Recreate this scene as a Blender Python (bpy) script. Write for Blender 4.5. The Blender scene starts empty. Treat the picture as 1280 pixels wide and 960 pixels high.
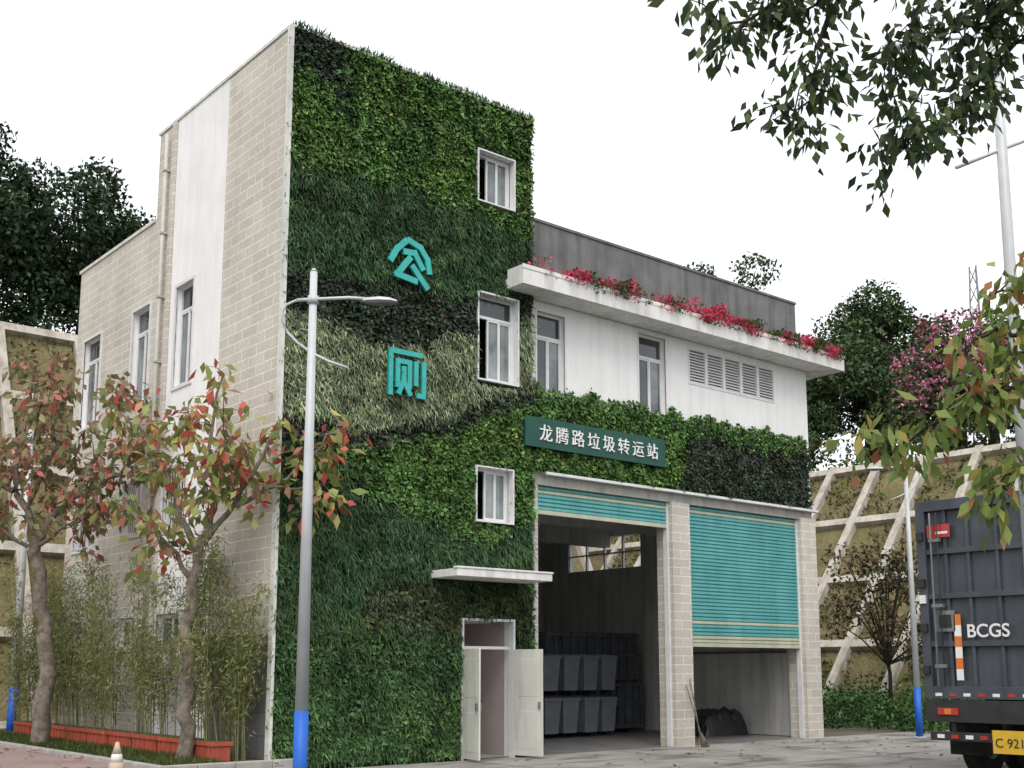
import bpy, math, random
import numpy as np
from mathutils import Vector, noise
random.seed(7); rng=np.random.default_rng(7)
S=bpy.context.scene
GZ=-0.22
# ---------------------------------------------------------------- helpers
def link(ob,parent=None):
    S.collection.objects.link(ob)
    if parent: ob.parent=parent
    return ob
def empty(name):
    return link(bpy.data.objects.new(name,None))
def N(nt,t,**k):
    n=nt.nodes.new(t)
    for a,b in k.items():
        if a in n.inputs.keys(): n.inputs[a].default_value=b
        else: setattr(n,a,b)
    return n
def c4(c): return (c[0],c[1],c[2],1)
def base(name,rough=.7,spec=.3,metal=0):
    m=bpy.data.materials.new(name); m.use_nodes=True; nt=m.node_tree; nt.nodes.clear()
    o=N(nt,"ShaderNodeOutputMaterial"); b=N(nt,"ShaderNodeBsdfPrincipled")
    b.inputs["Roughness"].default_value=rough; b.inputs["Metallic"].default_value=metal
    b.inputs["Specular IOR Level"].default_value=spec
    nt.links.new(b.outputs[0],o.inputs[0]); return m,nt,b,o
def ramp(nt,fac,stops):
    r=N(nt,"ShaderNodeValToRGB"); nt.links.new(fac,r.inputs[0])
    e=r.color_ramp.elements
    while len(e)<len(stops): e.new(.5)
    for i,(p,c) in enumerate(stops): e[i].position=p; e[i].color=c4(c)
    return r.outputs[0]
def mixc(nt,fac,a,b,mode='MIX'):
    m=N(nt,"ShaderNodeMix",data_type='RGBA',blend_type=mode)
    for s,v in ((m.inputs[0],fac),(m.inputs[6],a),(m.inputs[7],b)):
        if isinstance(v,(int,float)): s.default_value=v
        elif isinstance(v,tuple): s.default_value=c4(v)
        else: nt.links.new(v,s)
    return m.outputs[2]
def tex(nt,scale,detail=5,vec=None,rough=.6,stretch=None):
    n=N(nt,"ShaderNodeTexNoise",Scale=scale,Detail=detail,Roughness=rough)
    tc=N(nt,"ShaderNodeTexCoord").outputs["Object"]
    if stretch:
        mp=N(nt,"ShaderNodeMapping"); mp.inputs["Scale"].default_value=stretch; nt.links.new(tc,mp.inputs[0]); tc=mp.outputs[0]
    nt.links.new(tc,n.inputs["Vector"]); return n.outputs["Fac"]
def bump(nt,b,h,s=.3,d=.02):
    n=N(nt,"ShaderNodeBump",Strength=s,Distance=d); nt.links.new(h,n.inputs["Height"]); nt.links.new(n.outputs[0],b.inputs["Normal"])
def noisy(name,c1,c2,scale=3,rough=.7,spec=.3,metal=0,bs=.2,fine=40,streak=0,bd=.01):
    m,nt,b,o=base(name,rough,spec,metal)
    f=tex(nt,scale); col=ramp(nt,f,[(.32,c1),(.68,c2)])
    if streak:
        f2=tex(nt,1.5,6,stretch=(3,3,.25)); s=ramp(nt,f2,[(.45,(1,1,1)),(.8,(1-streak,)*3)])
        col=mixc(nt,1.0,col,s,'MULTIPLY')
    nt.links.new(col,b.inputs["Base Color"])
    bump(nt,b,tex(nt,fine,3),bs,bd); return m
def tiles(name,c1,c2,mortar,bw,bh,ms=.012,rough=.8,bs=.5,dirt=.3):
    m,nt,b,o=base(name,rough,.25)
    tc=N(nt,"ShaderNodeTexCoord"); sp=N(nt,"ShaderNodeSeparateXYZ"); nt.links.new(tc.outputs["Object"],sp.inputs[0])
    ad=N(nt,"ShaderNodeMath",operation='ADD'); nt.links.new(sp.outputs[0],ad.inputs[0]); nt.links.new(sp.outputs[1],ad.inputs[1])
    cb=N(nt,"ShaderNodeCombineXYZ"); nt.links.new(ad.outputs[0],cb.inputs[0]); nt.links.new(sp.outputs[2],cb.inputs[1])
    br=N(nt,"ShaderNodeTexBrick",Scale=1.0); nt.links.new(cb.outputs[0],br.inputs["Vector"])
    br.inputs["Brick Width"].default_value=bw; br.inputs["Row Height"].default_value=bh
    br.inputs["Mortar Size"].default_value=ms; br.inputs["Mortar Smooth"].default_value=.3
    br.inputs["Color1"].default_value=c4(c1); br.inputs["Color2"].default_value=c4(c2); br.inputs["Mortar"].default_value=c4(mortar)
    f2=tex(nt,.8,6,stretch=(1,1,.35)); s=ramp(nt,f2,[(.4,(1,1,1)),(.8,(1-dirt,1-dirt,1-dirt*.9))])
    col=mixc(nt,1.0,br.outputs[0],s,'MULTIPLY')
    f3=tex(nt,18,4); s3=ramp(nt,f3,[(.3,(.86,.86,.86)),(.7,(1.08,1.08,1.08))])
    col=mixc(nt,1.0,col,s3,'MULTIPLY')
    nt.links.new(col,b.inputs["Base Color"])
    iv=N(nt,"ShaderNodeMath",operation='MULTIPLY_ADD'); nt.links.new(br.outputs["Fac"],iv.inputs[0]); iv.inputs[1].default_value=-1.0
    nt.links.new(tex(nt,14,4),iv.inputs[2]); bump(nt,b,iv.outputs[0],bs,.02)
    return m
def leafmat(name,rough=.5,trans=.25,spec=.3):
    m,nt,b,o=base(name,rough,spec)
    a=N(nt,"ShaderNodeAttribute",attribute_name="Col")
    nt.links.new(a.outputs["Color"],b.inputs["Base Color"])
    if trans:
        t=N(nt,"ShaderNodeBsdfTranslucent"); nt.links.new(a.outputs["Color"],t.inputs[0])
        mx=N(nt,"ShaderNodeMixShader"); mx.inputs[0].default_value=trans
        nt.links.new(b.outputs[0],mx.inputs[1]); nt.links.new(t.outputs[0],mx.inputs[2]); nt.links.new(mx.outputs[0],o.inputs[0])
    return m
class MB:
    def __init__(s): s.v=[];s.f=[];s.m=[];s.sm=[];s.mats=[]
    def mi(s,mat):
        if mat not in s.mats: s.mats.append(mat)
        return s.mats.index(mat)
    def face(s,pts,mat,smooth=False):
        i=len(s.v); s.v+= [tuple(p) for p in pts]; s.f.append(tuple(range(i,i+len(pts)))); s.m.append(s.mi(mat)); s.sm.append(smooth)
    def obox(s,c,a,b,d,mat):
        c=Vector(c);a=Vector(a);b=Vector(b);d=Vector(d); i=len(s.v)
        for k in (-1,1):
            for p,q in ((-1,-1),(1,-1),(1,1),(-1,1)): s.v.append(tuple(c+a*p+b*q+d*k))
        fl=[(3,2,1,0),(4,5,6,7),(0,1,5,4),(1,2,6,5),(2,3,7,6),(3,0,4,7)]
        if a.cross(b).dot(d)<0: fl=[t[::-1] for t in fl]
        for t in fl: s.f.append(tuple(i+j for j in t)); s.m.append(s.mi(mat)); s.sm.append(False)
    def box(s,x0,x1,y0,y1,z0,z1,mat):
        s.obox(((x0+x1)/2,(y0+y1)/2,(z0+z1)/2),(abs(x1-x0)/2,0,0),(0,abs(y1-y0)/2,0),(0,0,abs(z1-z0)/2),mat)
    def tube(s,pts,rad,mat,n=8,cap=True):
        pts=[Vector(p) for p in pts]; i0=len(s.v)
        if isinstance(rad,(int,float)): rad=[rad]*len(pts)
        for k,p in enumerate(pts):
            d=(pts[min(k+1,len(pts)-1)]-pts[max(k-1,0)]).normalized()
            u=d.cross(Vector((0,0,1)) if abs(d.z)<.95 else Vector((0,1,0))).normalized(); w=u.cross(d)
            for j in range(n):
                a=2*math.pi*j/n; s.v.append(tuple(p+(u*math.cos(a)+w*math.sin(a))*rad[k]))
        mi=s.mi(mat)
        for k in range(len(pts)-1):
            for j in range(n):
                a=i0+k*n+j;b=i0+k*n+(j+1)%n
                s.f.append((a,b,b+n,a+n)); s.m.append(mi); s.sm.append(True)
        if cap:
            s.f.append(tuple(i0+j for j in range(n))[::-1]); s.m.append(mi); s.sm.append(False)
            e=i0+(len(pts)-1)*n; s.f.append(tuple(e+j for j in range(n))); s.m.append(mi); s.sm.append(False)
    def build(s,name,parent=None,bevel=0):
        me=bpy.data.meshes.new(name); me.from_pydata(s.v,[],s.f)
        for m in s.mats: me.materials.append(m)
        me.polygons.foreach_set("material_index",s.m); me.polygons.foreach_set("use_smooth",s.sm); me.update()
        ob=link(bpy.data.objects.new(name,me),parent)
        if bevel:
            b=ob.modifiers.new("bevel","BEVEL"); b.width=bevel; b.segments=2; b.limit_method='ANGLE'
        return ob
def norm(a): return a/(np.linalg.norm(a,axis=1,keepdims=True)+1e-9)
def leaves(name,pos,ax,nr,L,W,col,mat,parent=None,fold=.15,mid=.42):
    n=len(pos); ax=norm(ax); side=norm(np.cross(ax,nr)); nn=np.cross(side,ax)
    L=np.asarray(L).reshape(-1,1)*np.ones((n,1)); W=np.asarray(W).reshape(-1,1)*np.ones((n,1))
    m=pos+ax*L*mid+nn*W*fold
    V=np.stack([pos,m+side*W/2,pos+ax*L-nn*L*fold*.6,m-side*W/2],1).reshape(-1,3)
    me=bpy.data.meshes.new(name); me.vertices.add(4*n); me.vertices.foreach_set("co",V.astype(np.float32).ravel())
    me.loops.add(4*n); me.loops.foreach_set("vertex_index",np.arange(4*n,dtype=np.int32))
    me.polygons.add(n); me.polygons.foreach_set("loop_start",np.arange(0,4*n,4,dtype=np.int32))
    me.update(calc_edges=True)
    at=me.color_attributes.new("Col",'FLOAT_COLOR','POINT')
    cc=np.concatenate([np.clip(col,0,1),np.ones((n,1))],1); at.data.foreach_set("color",np.repeat(cc,4,0).astype(np.float32).ravel())
    me.materials.append(mat); me.validate()
    return link(bpy.data.objects.new(name,me),parent)
def rdir(n): return norm(rng.normal(size=(n,3)))
# ---------------------------------------------------------------- materials
M_tile=tiles("beige_split_tile",(.60,.57,.50),(.52,.49,.43),(.74,.72,.66),.62,.21,.014,.8,.4,.25)
M_gtile=tiles("grey_stone_tile",(.16,.165,.165),(.12,.125,.125),(.07,.07,.07),.8,.4,.008,.35,.15,.2)
M_white=noisy("white_wall_paint",(.84,.84,.84),(.75,.76,.77),.9,.75,.2,0,.1,30,.14)
M_slab=noisy("slab_paint",(.80,.80,.79),(.64,.64,.62),1.3,.75,.2,0,.1,30,.35)
M_grey=noisy("parapet_render",(.13,.135,.14),(.21,.21,.21),1.2,.9,.15,0,.35,25,.45)
M_beam=noisy("concrete_beam",(.42,.41,.38),(.32,.31,.29),2,.85,.2,0,.2,30,.4)
M_int=noisy("interior_wall",(.60,.60,.58),(.47,.47,.46),.8,.9,.1,0,.1,20,.4)
M_floor=noisy("interior_floor",(.22,.215,.21),(.13,.13,.128),1.5,.35,.4,0,.1,30)
M_frame=noisy("window_aluminium",(.72,.73,.74),(.62,.63,.64),4,.4,.4,0,.03,30)
M_trim=noisy("edge_trim",(.70,.71,.68),(.55,.57,.53),4,.6,.3,0,.03,30,.3)
M_pipe=noisy("drainpipe_plastic",(.56,.55,.50),(.46,.45,.41),4,.6,.3,0,.03,30,.3)
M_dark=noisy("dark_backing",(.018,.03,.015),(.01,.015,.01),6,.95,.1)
M_glass,nt,b,o=base("window_glass",.04,.8); nt.links.new(ramp(nt,tex(nt,.7),[(.35,(.015,.02,.022)),(.7,(.08,.095,.10))]),b.inputs[0])
M_glass_sky,nt,b,o=base("window_glass_painted_sky",.06,.8); nt.links.new(ramp(nt,tex(nt,1.1,3),[(.35,(.06,.075,.08)),(.7,(.27,.31,.32))]),b.inputs[0])  # sky reflection painted into the base colour as pale grey patches
M_teal=noisy("shutter_teal",(.09,.34,.35),(.13,.41,.41),1.5,.45,.4,0,.05,30,.25)
M_cream=noisy("shutter_cream",(.52,.52,.40),(.42,.44,.34),2,.5,.4,0,.05,30,.2)
M_sign=noisy("sign_green",(.006,.06,.047),(.01,.08,.06),2,.5,.4,0,.03,30)
M_tealch=noisy("teal_letter",(.02,.34,.32),(.03,.42,.39),3,.4,.5,0,.03,30)
M_letter=noisy("white_letter",(.8,.8,.8),(.72,.72,.72),5,.5,.4,0,.03,30)
M_pole=noisy("pole_grey_paint",(.56,.58,.60),(.46,.48,.50),2,.4,.5,0,.05,40,.25)
M_blue=noisy("pole_blue",(.01,.10,.50),(.02,.14,.58),3,.5,.4,0,.05,40,.3)
M_orange=noisy("terracotta_plastic",(.42,.09,.05),(.33,.07,.045),3,.6,.35,0,.1,40,.3)
M_bark=noisy("bark",(.25,.22,.18),(.10,.085,.07),7,.95,.1,0,.9,22,0,.02)
M_bark2=noisy("dark_bark",(.06,.05,.04),(.03,.026,.02),8,.95,.1,0,.8,25)
M_conc=noisy("lattice_concrete",(.54,.51,.45),(.36,.33,.28),1.2,.9,.15,0,.4,12,.5)
M_kerb=noisy("kerb_stone",(.40,.39,.37),(.28,.27,.26),3,.85,.2,0,.3,30)
M_steel=noisy("steel_grey",(.26,.27,.28),(.17,.175,.18),3,.45,.5,.5,.1,20,.3)
M_cont=noisy("container_grey",(.10,.112,.13),(.06,.068,.08),2,.55,.4,0,.1,20,.5)
M_tarp=noisy("black_tarpaulin",(.015,.015,.016),(.03,.03,.032),4,.45,.5,0,.5,12)
M_truck=noisy("truck_grey_paint",(.07,.082,.10),(.045,.052,.064),1.5,.5,.5,0,.1,15,.4)
M_rubber=noisy("tyre_rubber",(.015,.015,.015),(.035,.033,.03),5,.9,.2,0,.4,30)
M_red=noisy("red_plastic",(.45,.03,.02),(.34,.02,.015),4,.3,.6,0,.02,30)
M_or=noisy("orange_reflective",(.70,.20,.04),(.60,.16,.03),4,.35,.5,0,.02,30)
M_yel=noisy("plate_yellow",(.68,.43,.03),(.58,.37,.03),4,.45,.4,0,.02,30)
M_blk=noisy("black_plastic",(.02,.02,.02),(.035,.035,.035),4,.5,.4,0,.1,30)
M_door=noisy("door_white",(.62,.63,.58),(.52,.53,.49),1.5,.45,.4,0,.05,30,.3)
M_room=noisy("toilet_room",(.45,.38,.38),(.38,.33,.33),1.5,.7,.3,0,.05,30)
M_leafw=leafmat("green_wall_leaf",.6,0,.2); M_leaft=leafmat("tree_leaf",.5,.3); M_leafb=leafmat("distant_leaf",.8,0,.1)
M_soil,nt,b,o=base("slope_soil",.95,.1)
f=tex(nt,.9,8); g=tex(nt,9,5)
col=ramp(nt,f,[(.30,(.075,.085,.035)),(.45,(.16,.14,.07)),(.6,(.23,.185,.10)),(.75,(.11,.10,.055))])
nt.links.new(mixc(nt,.35,col,ramp(nt,g,[(.35,(.05,.06,.02)),(.65,(.26,.22,.13))])),b.inputs[0]); bump(nt,b,g,.8,.08)
M_ground,nt,b,o=base("ground",.9,.2)
nt.links.new(ramp(nt,tex(nt,.3,8),[(.35,(.07,.075,.05)),(.65,(.13,.12,.09))]),b.inputs[0]); bump(nt,b,tex(nt,12),.4,.03)
M_apron,nt,b,o=base("forecourt_concrete",.6,.3)
wet=ramp(nt,tex(nt,.5,6,stretch=(1,2.2,1)),[(.36,(0,0,0)),(.50,(1,1,1))])
col=ramp(nt,tex(nt,.9,8),[(.3,(.21,.205,.195)),(.5,(.29,.28,.265)),(.72,(.36,.35,.33))])
col=mixc(nt,1.0,col,ramp(nt,tex(nt,26,4),[(.3,(.8,.8,.8)),(.7,(1.1,1.1,1.1))]),'MULTIPLY')
col=mixc(nt,wet,mixc(nt,1.0,col,(.52,.51,.50),'MULTIPLY'),col); nt.links.new(col,b.inputs[0])
rr=N(nt,"ShaderNodeMapRange"); nt.links.new(wet,rr.inputs[0]); rr.inputs[3].default_value=.42; rr.inputs[4].default_value=.88; nt.links.new(rr.outputs[0],b.inputs["Roughness"]); bump(nt,b,tex(nt,30,4),.15,.01)
M_asph=noisy("asphalt",(.045,.045,.047),(.065,.064,.062),.7,.8,.3,0,.6,90)
M_joint=noisy("joint_sealant",(.05,.05,.048),(.08,.08,.075),5,.9,.2)
M_pave=tiles("pink_paving",(.36,.26,.24),(.30,.22,.21),(.15,.13,.12),.2,.1,.006,.8,.3,.3)
M_grass=noisy("verge_soil",(.06,.075,.025),(.11,.09,.05),3,.95,.1,0,.6,30)
# ---------------------------------------------------------------- ground, pavement
mb=MB(); mb.face([(-400,-400,GZ),(400,-400,GZ),(400,400,GZ),(-400,400,GZ)],M_ground); mb.build("ground")
mb=MB(); z=GZ+.004; mb.face([(.3,-7.5,z),(25.4,-7.5,z),(25.4,0.05,z),(.3,0.05,z)],M_apron)
z=GZ+.008
for x in (4.2,8.4,12.6,16.8,21): mb.face([(x,-7.5,z),(x+.025,-7.5,z),(x+.025,-.3,z),(x,-.3,z)],M_joint)
for y in (-1.9,-4.7): mb.face([(.3,y,z+.004),(25.4,y,z+.004),(25.4,y+.025,z+.004),(.3,y+.025,z+.004)],M_joint)
mb.build("forecourt_pavement")
mb=MB(); z=GZ+.008; mb.face([(-60,-30,z),(60,-30,z),(60,-7.5,z),(-60,-7.5,z)],M_asph)
z=GZ+.012
for i in range(-10,12): mb.face([(i*5,-17.1,z),(i*5+2.5,-17.1,z),(i*5+2.5,-16.95,z),(i*5,-16.95,z)],M_letter)
mb.build("road")
mb=MB(); mb.box(-14,-2.3,-3.2,40,GZ-.1,-0.02,M_pave); mb.build("pavement")
mb=MB(); mb.box(-2.14,.0,-.55,14.5,GZ-.1,-.01,M_grass); mb.build("planting_verge")
mb=MB()
for i in range(40): mb.box(-2.3,-2.14,-.55+i*.75,-.55+i*.75+.74,GZ-.1,.05,M_kerb)
for i in range(4): mb.box(-2.3+i*.68,-2.3+i*.68+.67,-.71,-.55,GZ-.1,.05,M_kerb)
for i in range(16): mb.box(-14+i*.74,-14+i*.74+.73,-3.36,-3.2,GZ-.1,.0,M_kerb)
mb.build("kerb",bevel=.015)
# ---------------------------------------------------------------- building
B=empty("green_wall_waste_transfer_station_building")
def P(pl,a0,a1,o0,o1): return (a0,a1,-o1,-o0) if pl=='F' else (-o1,-o0,a0,a1)
def pbox(mb,pl,a0,a1,o0,o1,z0,z1,mat): mb.box(*P(pl,a0,a1,o0,o1),z0,z1,mat)
def wallholes(mb,pl,a0,a1,z0,z1,holes,matf,dep=.22,zones=None):
    As=sorted({a0,a1,*[h[0] for h in holes],*[h[1] for h in holes],*( [q for zz in zones for q in zz[:2]] if zones else [])})
    Zs=sorted({z0,z1,*[h[2] for h in holes],*[h[3] for h in holes],*( [q for zz in zones for q in zz[2:4]] if zones else [])})
    As=[a for a in As if a0<=a<=a1]; Zs=[q for q in Zs if z0<=q<=z1]
    pt=(lambda a,o,z:(a,-o,z)) if pl=='F' else (lambda a,o,z:(-o,a,z))
    for i in range(len(As)-1):
        for j in range(len(Zs)-1):
            ca=(As[i]+As[i+1])/2; cz=(Zs[j]+Zs[j+1])/2
            if any(h[0]<ca<h[1] and h[2]<cz<h[3] for h in holes): continue
            m=matf
            for zz in (zones or []):
                if zz[0]<ca<zz[1] and zz[2]<cz<zz[3]: m=zz[4]
            q=[pt(As[i],0,Zs[j]),pt(As[i+1],0,Zs[j]),pt(As[i+1],0,Zs[j+1]),pt(As[i],0,Zs[j+1])]
            mb.face(q if pl=='F' else q[::-1],m)
    for h in holes:
        A,Bh,C0,D=h
        for q in ([(A,0,C0),(A,0,D),(A,-dep,D),(A,-dep,C0)],[(Bh,0,C0),(Bh,-dep,C0),(Bh,-dep,D),(Bh,0,D)],[(A,0,D),(Bh,0,D),(Bh,-dep,D),(A,-dep,D)],[(A,0,C0),(A,-dep,C0),(Bh,-dep,C0),(Bh,0,C0)]):
            mb.face([pt(*p) for p in q],M_white)
def window(pl,a0,a1,z0,z1,panes=2,trans=0,name="window",proud=0,fw=.05,openp=None,rec=.12,bars=0,pw=.07,light=False):
    mb=MB(); o0=-rec-.05; o1=-rec+.02
    if proud:
        for (p,q,r,s) in ((a0-pw,a0,z0-pw,z1+pw),(a1,a1+pw,z0-pw,z1+pw),(a0,a1,z1,z1+pw),(a0,a1,z0-pw,z0)): pbox(mb,pl,p,q,-.02,proud,r,s,M_frame)
    for (p,q,r,s) in ((a0,a0+fw,z0,z1),(a1-fw,a1,z0,z1),(a0+fw,a1-fw,z1-fw,z1),(a0+fw,a1-fw,z0,z0+fw)): pbox(mb,pl,p,q,o0,o1,r,s,M_frame)
    zt=z1-fw
    if trans:
        pbox(mb,pl,a0+fw,a1-fw,o0,o1,trans-.03,trans+.03,M_frame); pbox(mb,pl,a0+fw,a1-fw,o0+.02,o0+.03,trans+.03,z1-fw,M_glass); zt=trans-.03
    w=(a1-a0-2*fw)/panes
    for i in range(panes):
        p=a0+fw+i*w; off=.012*(i%2)
        if openp is not None and i==openp: continue
        for (x,y,r,s) in ((p,p+.035,z0+fw,zt),(p+w-.035,p+w,z0+fw,zt),(p+.035,p+w-.035,zt-.04,zt),(p+.035,p+w-.035,z0+fw,z0+fw+.04)): pbox(mb,pl,x,y,o0+.01+off,o1-.015+off,r,s,M_frame)
        pbox(mb,pl,p+.035,p+w-.035,o0+.025+off,o0+.032+off,z0+fw+.04,zt-.04,M_glass_sky if (light and i>0) else M_glass)
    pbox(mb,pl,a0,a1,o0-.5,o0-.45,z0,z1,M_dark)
    for i in range(bars):
        a=a0+(i+.5)*(a1-a0)/bars; pbox(mb,pl,a-.008,a+.008,.02,.036,z0,z1,M_frame)
    if bars:
        for q in (z0+.03,(z0+z1)/2,z1-.05): pbox(mb,pl,a0,a1,.037,.05,q,q+.02,M_frame)
    return mb.build(name,B)
TX=6.2; TH_=13.92; TD=6.08; WX=16.3; BD=10.85
tw=[(4.58,5.58,11.60,12.74),(4.60,5.68,7.64,9.52),(4.57,5.54,4.62,5.74)]
door=(4.22,5.62,GZ,2.55)
mb=MB()
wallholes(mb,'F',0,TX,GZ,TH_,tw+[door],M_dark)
stripe=(2.55,5.08,-.2,TH_,M_white)
sw=[(3.86,4.74,7.6,9.86),(6.16,7.14,7.6,9.86),(9.15,10.28,7.55,9.82),(3.82,4.98,4.55,5.85),(6.16,7.22,4.55,5.8),(8.98,10.3,4.45,5.62),(3.86,5.0,2.02,2.72),(6.16,7.1,2.02,2.7),(9.0,10.1,2.0,2.68)]
wallholes(mb,'S',0,TD,-.2,TH_,[h for h in sw if h[1]<TD],M_tile,zones=[stripe,(.02,2.53,-.2,2.2,M_gtile)])
wallholes(mb,'S',TD,BD,-.2,11.8,[h for h in sw if h[0]>TD],M_tile)
mb.face([(0,TD,TH_),(0,TD,11.8),(TX,TD,11.8),(TX,TD,TH_)],M_tile)
mb.face([(TX,0,TH_),(TX,0,11),(TX,TD,11),(TX,TD,TH_)],M_tile)
mb.face([(.0,.0,13.6),(TX,0,13.6),(TX,TD,13.6),(0,TD,13.6)],M_grey)
mb.face([(0,TD,11.4),(TX,TD,11.4),(TX,BD,11.4),(0,BD,11.4)],M_grey)
mb.face([(0,BD,-.2),(0,BD,11.8),(WX,BD,11.8),(WX,BD,-.2)],M_tile)
for w in ((-.03,.22,.002,TD),(TX-.2,TX+.03,.002,TD)): mb.box(*w,TH_,TH_+.07,M_trim)
mb.box(-.04,TX+.03,-.12,.0,TH_,TH_+.05,M_trim); mb.box(-.04,TX,TD+.001,TD+.03,TH_,TH_+.07,M_trim)
mb.box(-.04,.2,TD+.04,BD+.04,11.8,11.88,M_trim)
mb.box(-.05,.01,-.16,-.002,-.1,TH_-.003,M_trim)
mb.box(-.06,-.002,5.1,5.26,-.1,TH_,M_tile)
mb.build("tower_walls",B)
for i,h in enumerate(sw):
    if i<3: window('S',*h,panes=2,trans=h[3]-.55,proud=.03,light=True)
    elif i<6: window('S',*h,panes=2,trans=0,proud=.03,bars=9)
    else: window('S',*h,panes=2,proud=.02)
window('F',*tw[0],panes=3,proud=.17,openp=0,light=True,pw=.03,rec=.05); window('F',*tw[1],panes=3,trans=9.05,proud=.17,openp=0,light=True,pw=.035,rec=.05); window('F',*tw[2],panes=3,proud=.17,openp=0,light=True,pw=.03,rec=.05)
mb=MB(); y=5.46
mb.tube([(-.1,y,-.1),(-.1,y,13.7)],.045,M_pipe)
for k in range(9): mb.box(-.16,0,y-.06,y+.06,.8+k*1.5,.84+k*1.5,M_pipe)
mb.build("downpipe",B)
# wing
OX0,OX1,PX1,OX2,OX3=6.38,10.62,11.26,11.26,15.72
mb=MB()
wh=[(6.36,7.2,7.6,9.5),(9.62,10.56,7.62,9.6),(11.40,14.85,8.62,9.56)]
wallholes(mb,'F',TX,WX,5.9,9.72,wh,M_white)
mb.box(TX+.002,WX,.02,.3,9.72,9.78,M_slab)
mb.box(5.35,17.1,-.72,.3,9.74,9.96,M_slab); mb.box(5.35,17.1,-.72,-.6,9.96,10.16,M_slab); mb.box(5.35,5.47,-.6,-.2,9.96,10.16,M_slab); mb.box(16.98,17.1,-.6,.3,9.96,10.16,M_slab)
mb.box(5.33,17.12,-.735,-.721,10.08,10.17,M_slab)
mb.box(16.32,17.1,.302,BD,9.72,10.05,M_slab)
mb.box(TX+.004,16.0,.05,.3,9.96,11.62,M_grey); mb.box(15.7,16.0,.3,BD,10.0,11.62,M_grey)
mb.box(TX+.004,16.03,.02,.33,11.62,11.68,M_grey)
mb.face([(TX,.3,10.2),(16,.3,10.2),(16,BD,10.2),(TX,BD,10.2)],M_grey)
mb.box(TX+.004,WX,-.01,.35,5.56,5.9,M_beam)
mb.box(TX+.004,OX0,.0,.4,GZ,5.56,M_tile); mb.box(OX1,PX1,-.06,.45,GZ,5.56,M_tile); mb.box(OX3,WX+.08,-.06,.5,GZ,5.6,M_tile)
mb.box(TX+.3,WX+.1,-.16,-.012,5.78,5.84,M_frame)
x=WX-.001
def ez(y0,y1,z0,z1,m): mb.box(x-.24,x,y0,y1,z0,z1,m)
ez(.5,BD,5.75,9.72,M_white); ez(.5,6.2,-.2,5.75,M_int); ez(9.5,BD,-.2,5.75,M_int); ez(6.2,9.5,-.2,4.72,M_int)
for k in range(5): mb.box(x-.2,x-.12,6.2+k*.825-.03,6.2+k*.825+.03,4.72,5.75,M_frame)
mb.box(x-.19,x-.13,6.2,9.5,5.2,5.25,M_frame)
mb.build("wing_walls",B)
mb=MB()
mb.box(TX+.01,WX-.26,BD-.2,BD-.01,GZ,5.9,M_int); mb.box(TX+.0,TX+.12,.42,BD-.2,GZ,5.9,M_int)
mb.box(TX+.12,WX-.26,.36,BD-.2,5.9,6.05,M_int)
mb.face([(TX+.12,.05,GZ+.006),(WX-.3,.05,GZ+.006),(WX-.3,BD-.2,GZ+.006),(TX+.12,BD-.2,GZ+.006)],M_floor)
for yy in (4,7.5): mb.box(TX+.12,WX-.26,yy,yy+.3,5.4,5.9,M_int)
mb.box(TX+.9,TX+1.3,10.2,10.64,GZ,5.9,M_beam); mb.box(WX-.6,WX-.26,5.4,5.8,GZ,5.9,M_int)
mb.box(10.75,11.15,5.6,6.0,GZ,5.4,M_int)
for q in (2.0,3.2): mb.box(WX-.33,WX-.262,.8,5.3,q,q+.06,M_steel)
mb.build("garage_interior",B)
window('F',*wh[0],panes=2,trans=8.95,proud=.02,light=True,pw=.05); window('F',*wh[1],panes=2,trans=9.05,proud=.02,light=True,pw=.05)
mb=MB(); a0,a1,z0,z1=wh[2]
n=5; w=(a1-a0)/n
for i in range(n):
    p=a0+i*w
    for (q,r,s,t) in ((p,p+.05,z0,z1),(p+w-.05,p+w,z0,z1),(p+.05,p+w-.05,z1-.05,z1),(p+.05,p+w-.05,z0,z0+.05)): pbox(mb,'F',q,r,-.06,.015,s,t,M_frame)
    for k in range(11):
        zc=z0+.09+k*(z1-z0-.16)/10.5
        mb.obox((p+w/2,.03,zc),(w/2-.052,0,0),(0,.03,.034),(0,-.004,.004),M_frame)
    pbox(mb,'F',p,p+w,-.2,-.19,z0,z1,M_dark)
mb.build("louvre_vent",B)
def shutter(x0,x1,zb,zt,name,creams):
    mb=MB(); n=int((zt-zb)/.09)
    for i in range(n):
        z0=zb+i*(zt-zb)/n; h=(zt-zb)/n; m=M_cream if (i in creams) else M_teal
        pr=[(0.12,z0),(.085,z0+h*.2),(.085,z0+h*.75),(.12,z0+h*.95),(.12,z0+h)]
        for k in range(4):
            mb.face([(x0,pr[k][0],pr[k][1]),(x1,pr[k][0],pr[k][1]),(x1,pr[k+1][0],pr[k+1][1]),(x0,pr[k+1][0],pr[k+1][1])],m)
    mb.box(x0,x1,.07,.15,zb-.09,zb,M_cream); mb.box(x0-.05,x0,.06,.2,GZ,zt,M_frame); mb.box(x1,x1+.05,.06,.2,GZ,zt,M_frame)
    return mb.build(name,B)
shutter(OX0+.05,OX1-.05,5.02,5.56,"roller_shutter",(4,)); shutter(OX2+.05,OX3-.05,2.2,5.55,"roller_shutter",(0,1,5,35))
mb=MB(); mb.box(3.42,5.88,-1.02,-.002,3.36,3.51,M_slab); mb.box(3.4,5.90,-1.04,-.9,3.51,3.55,M_slab); mb.build("door_canopy",B,bevel=.01)
mb=MB(); a0,a1,z0,z1=door
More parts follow.
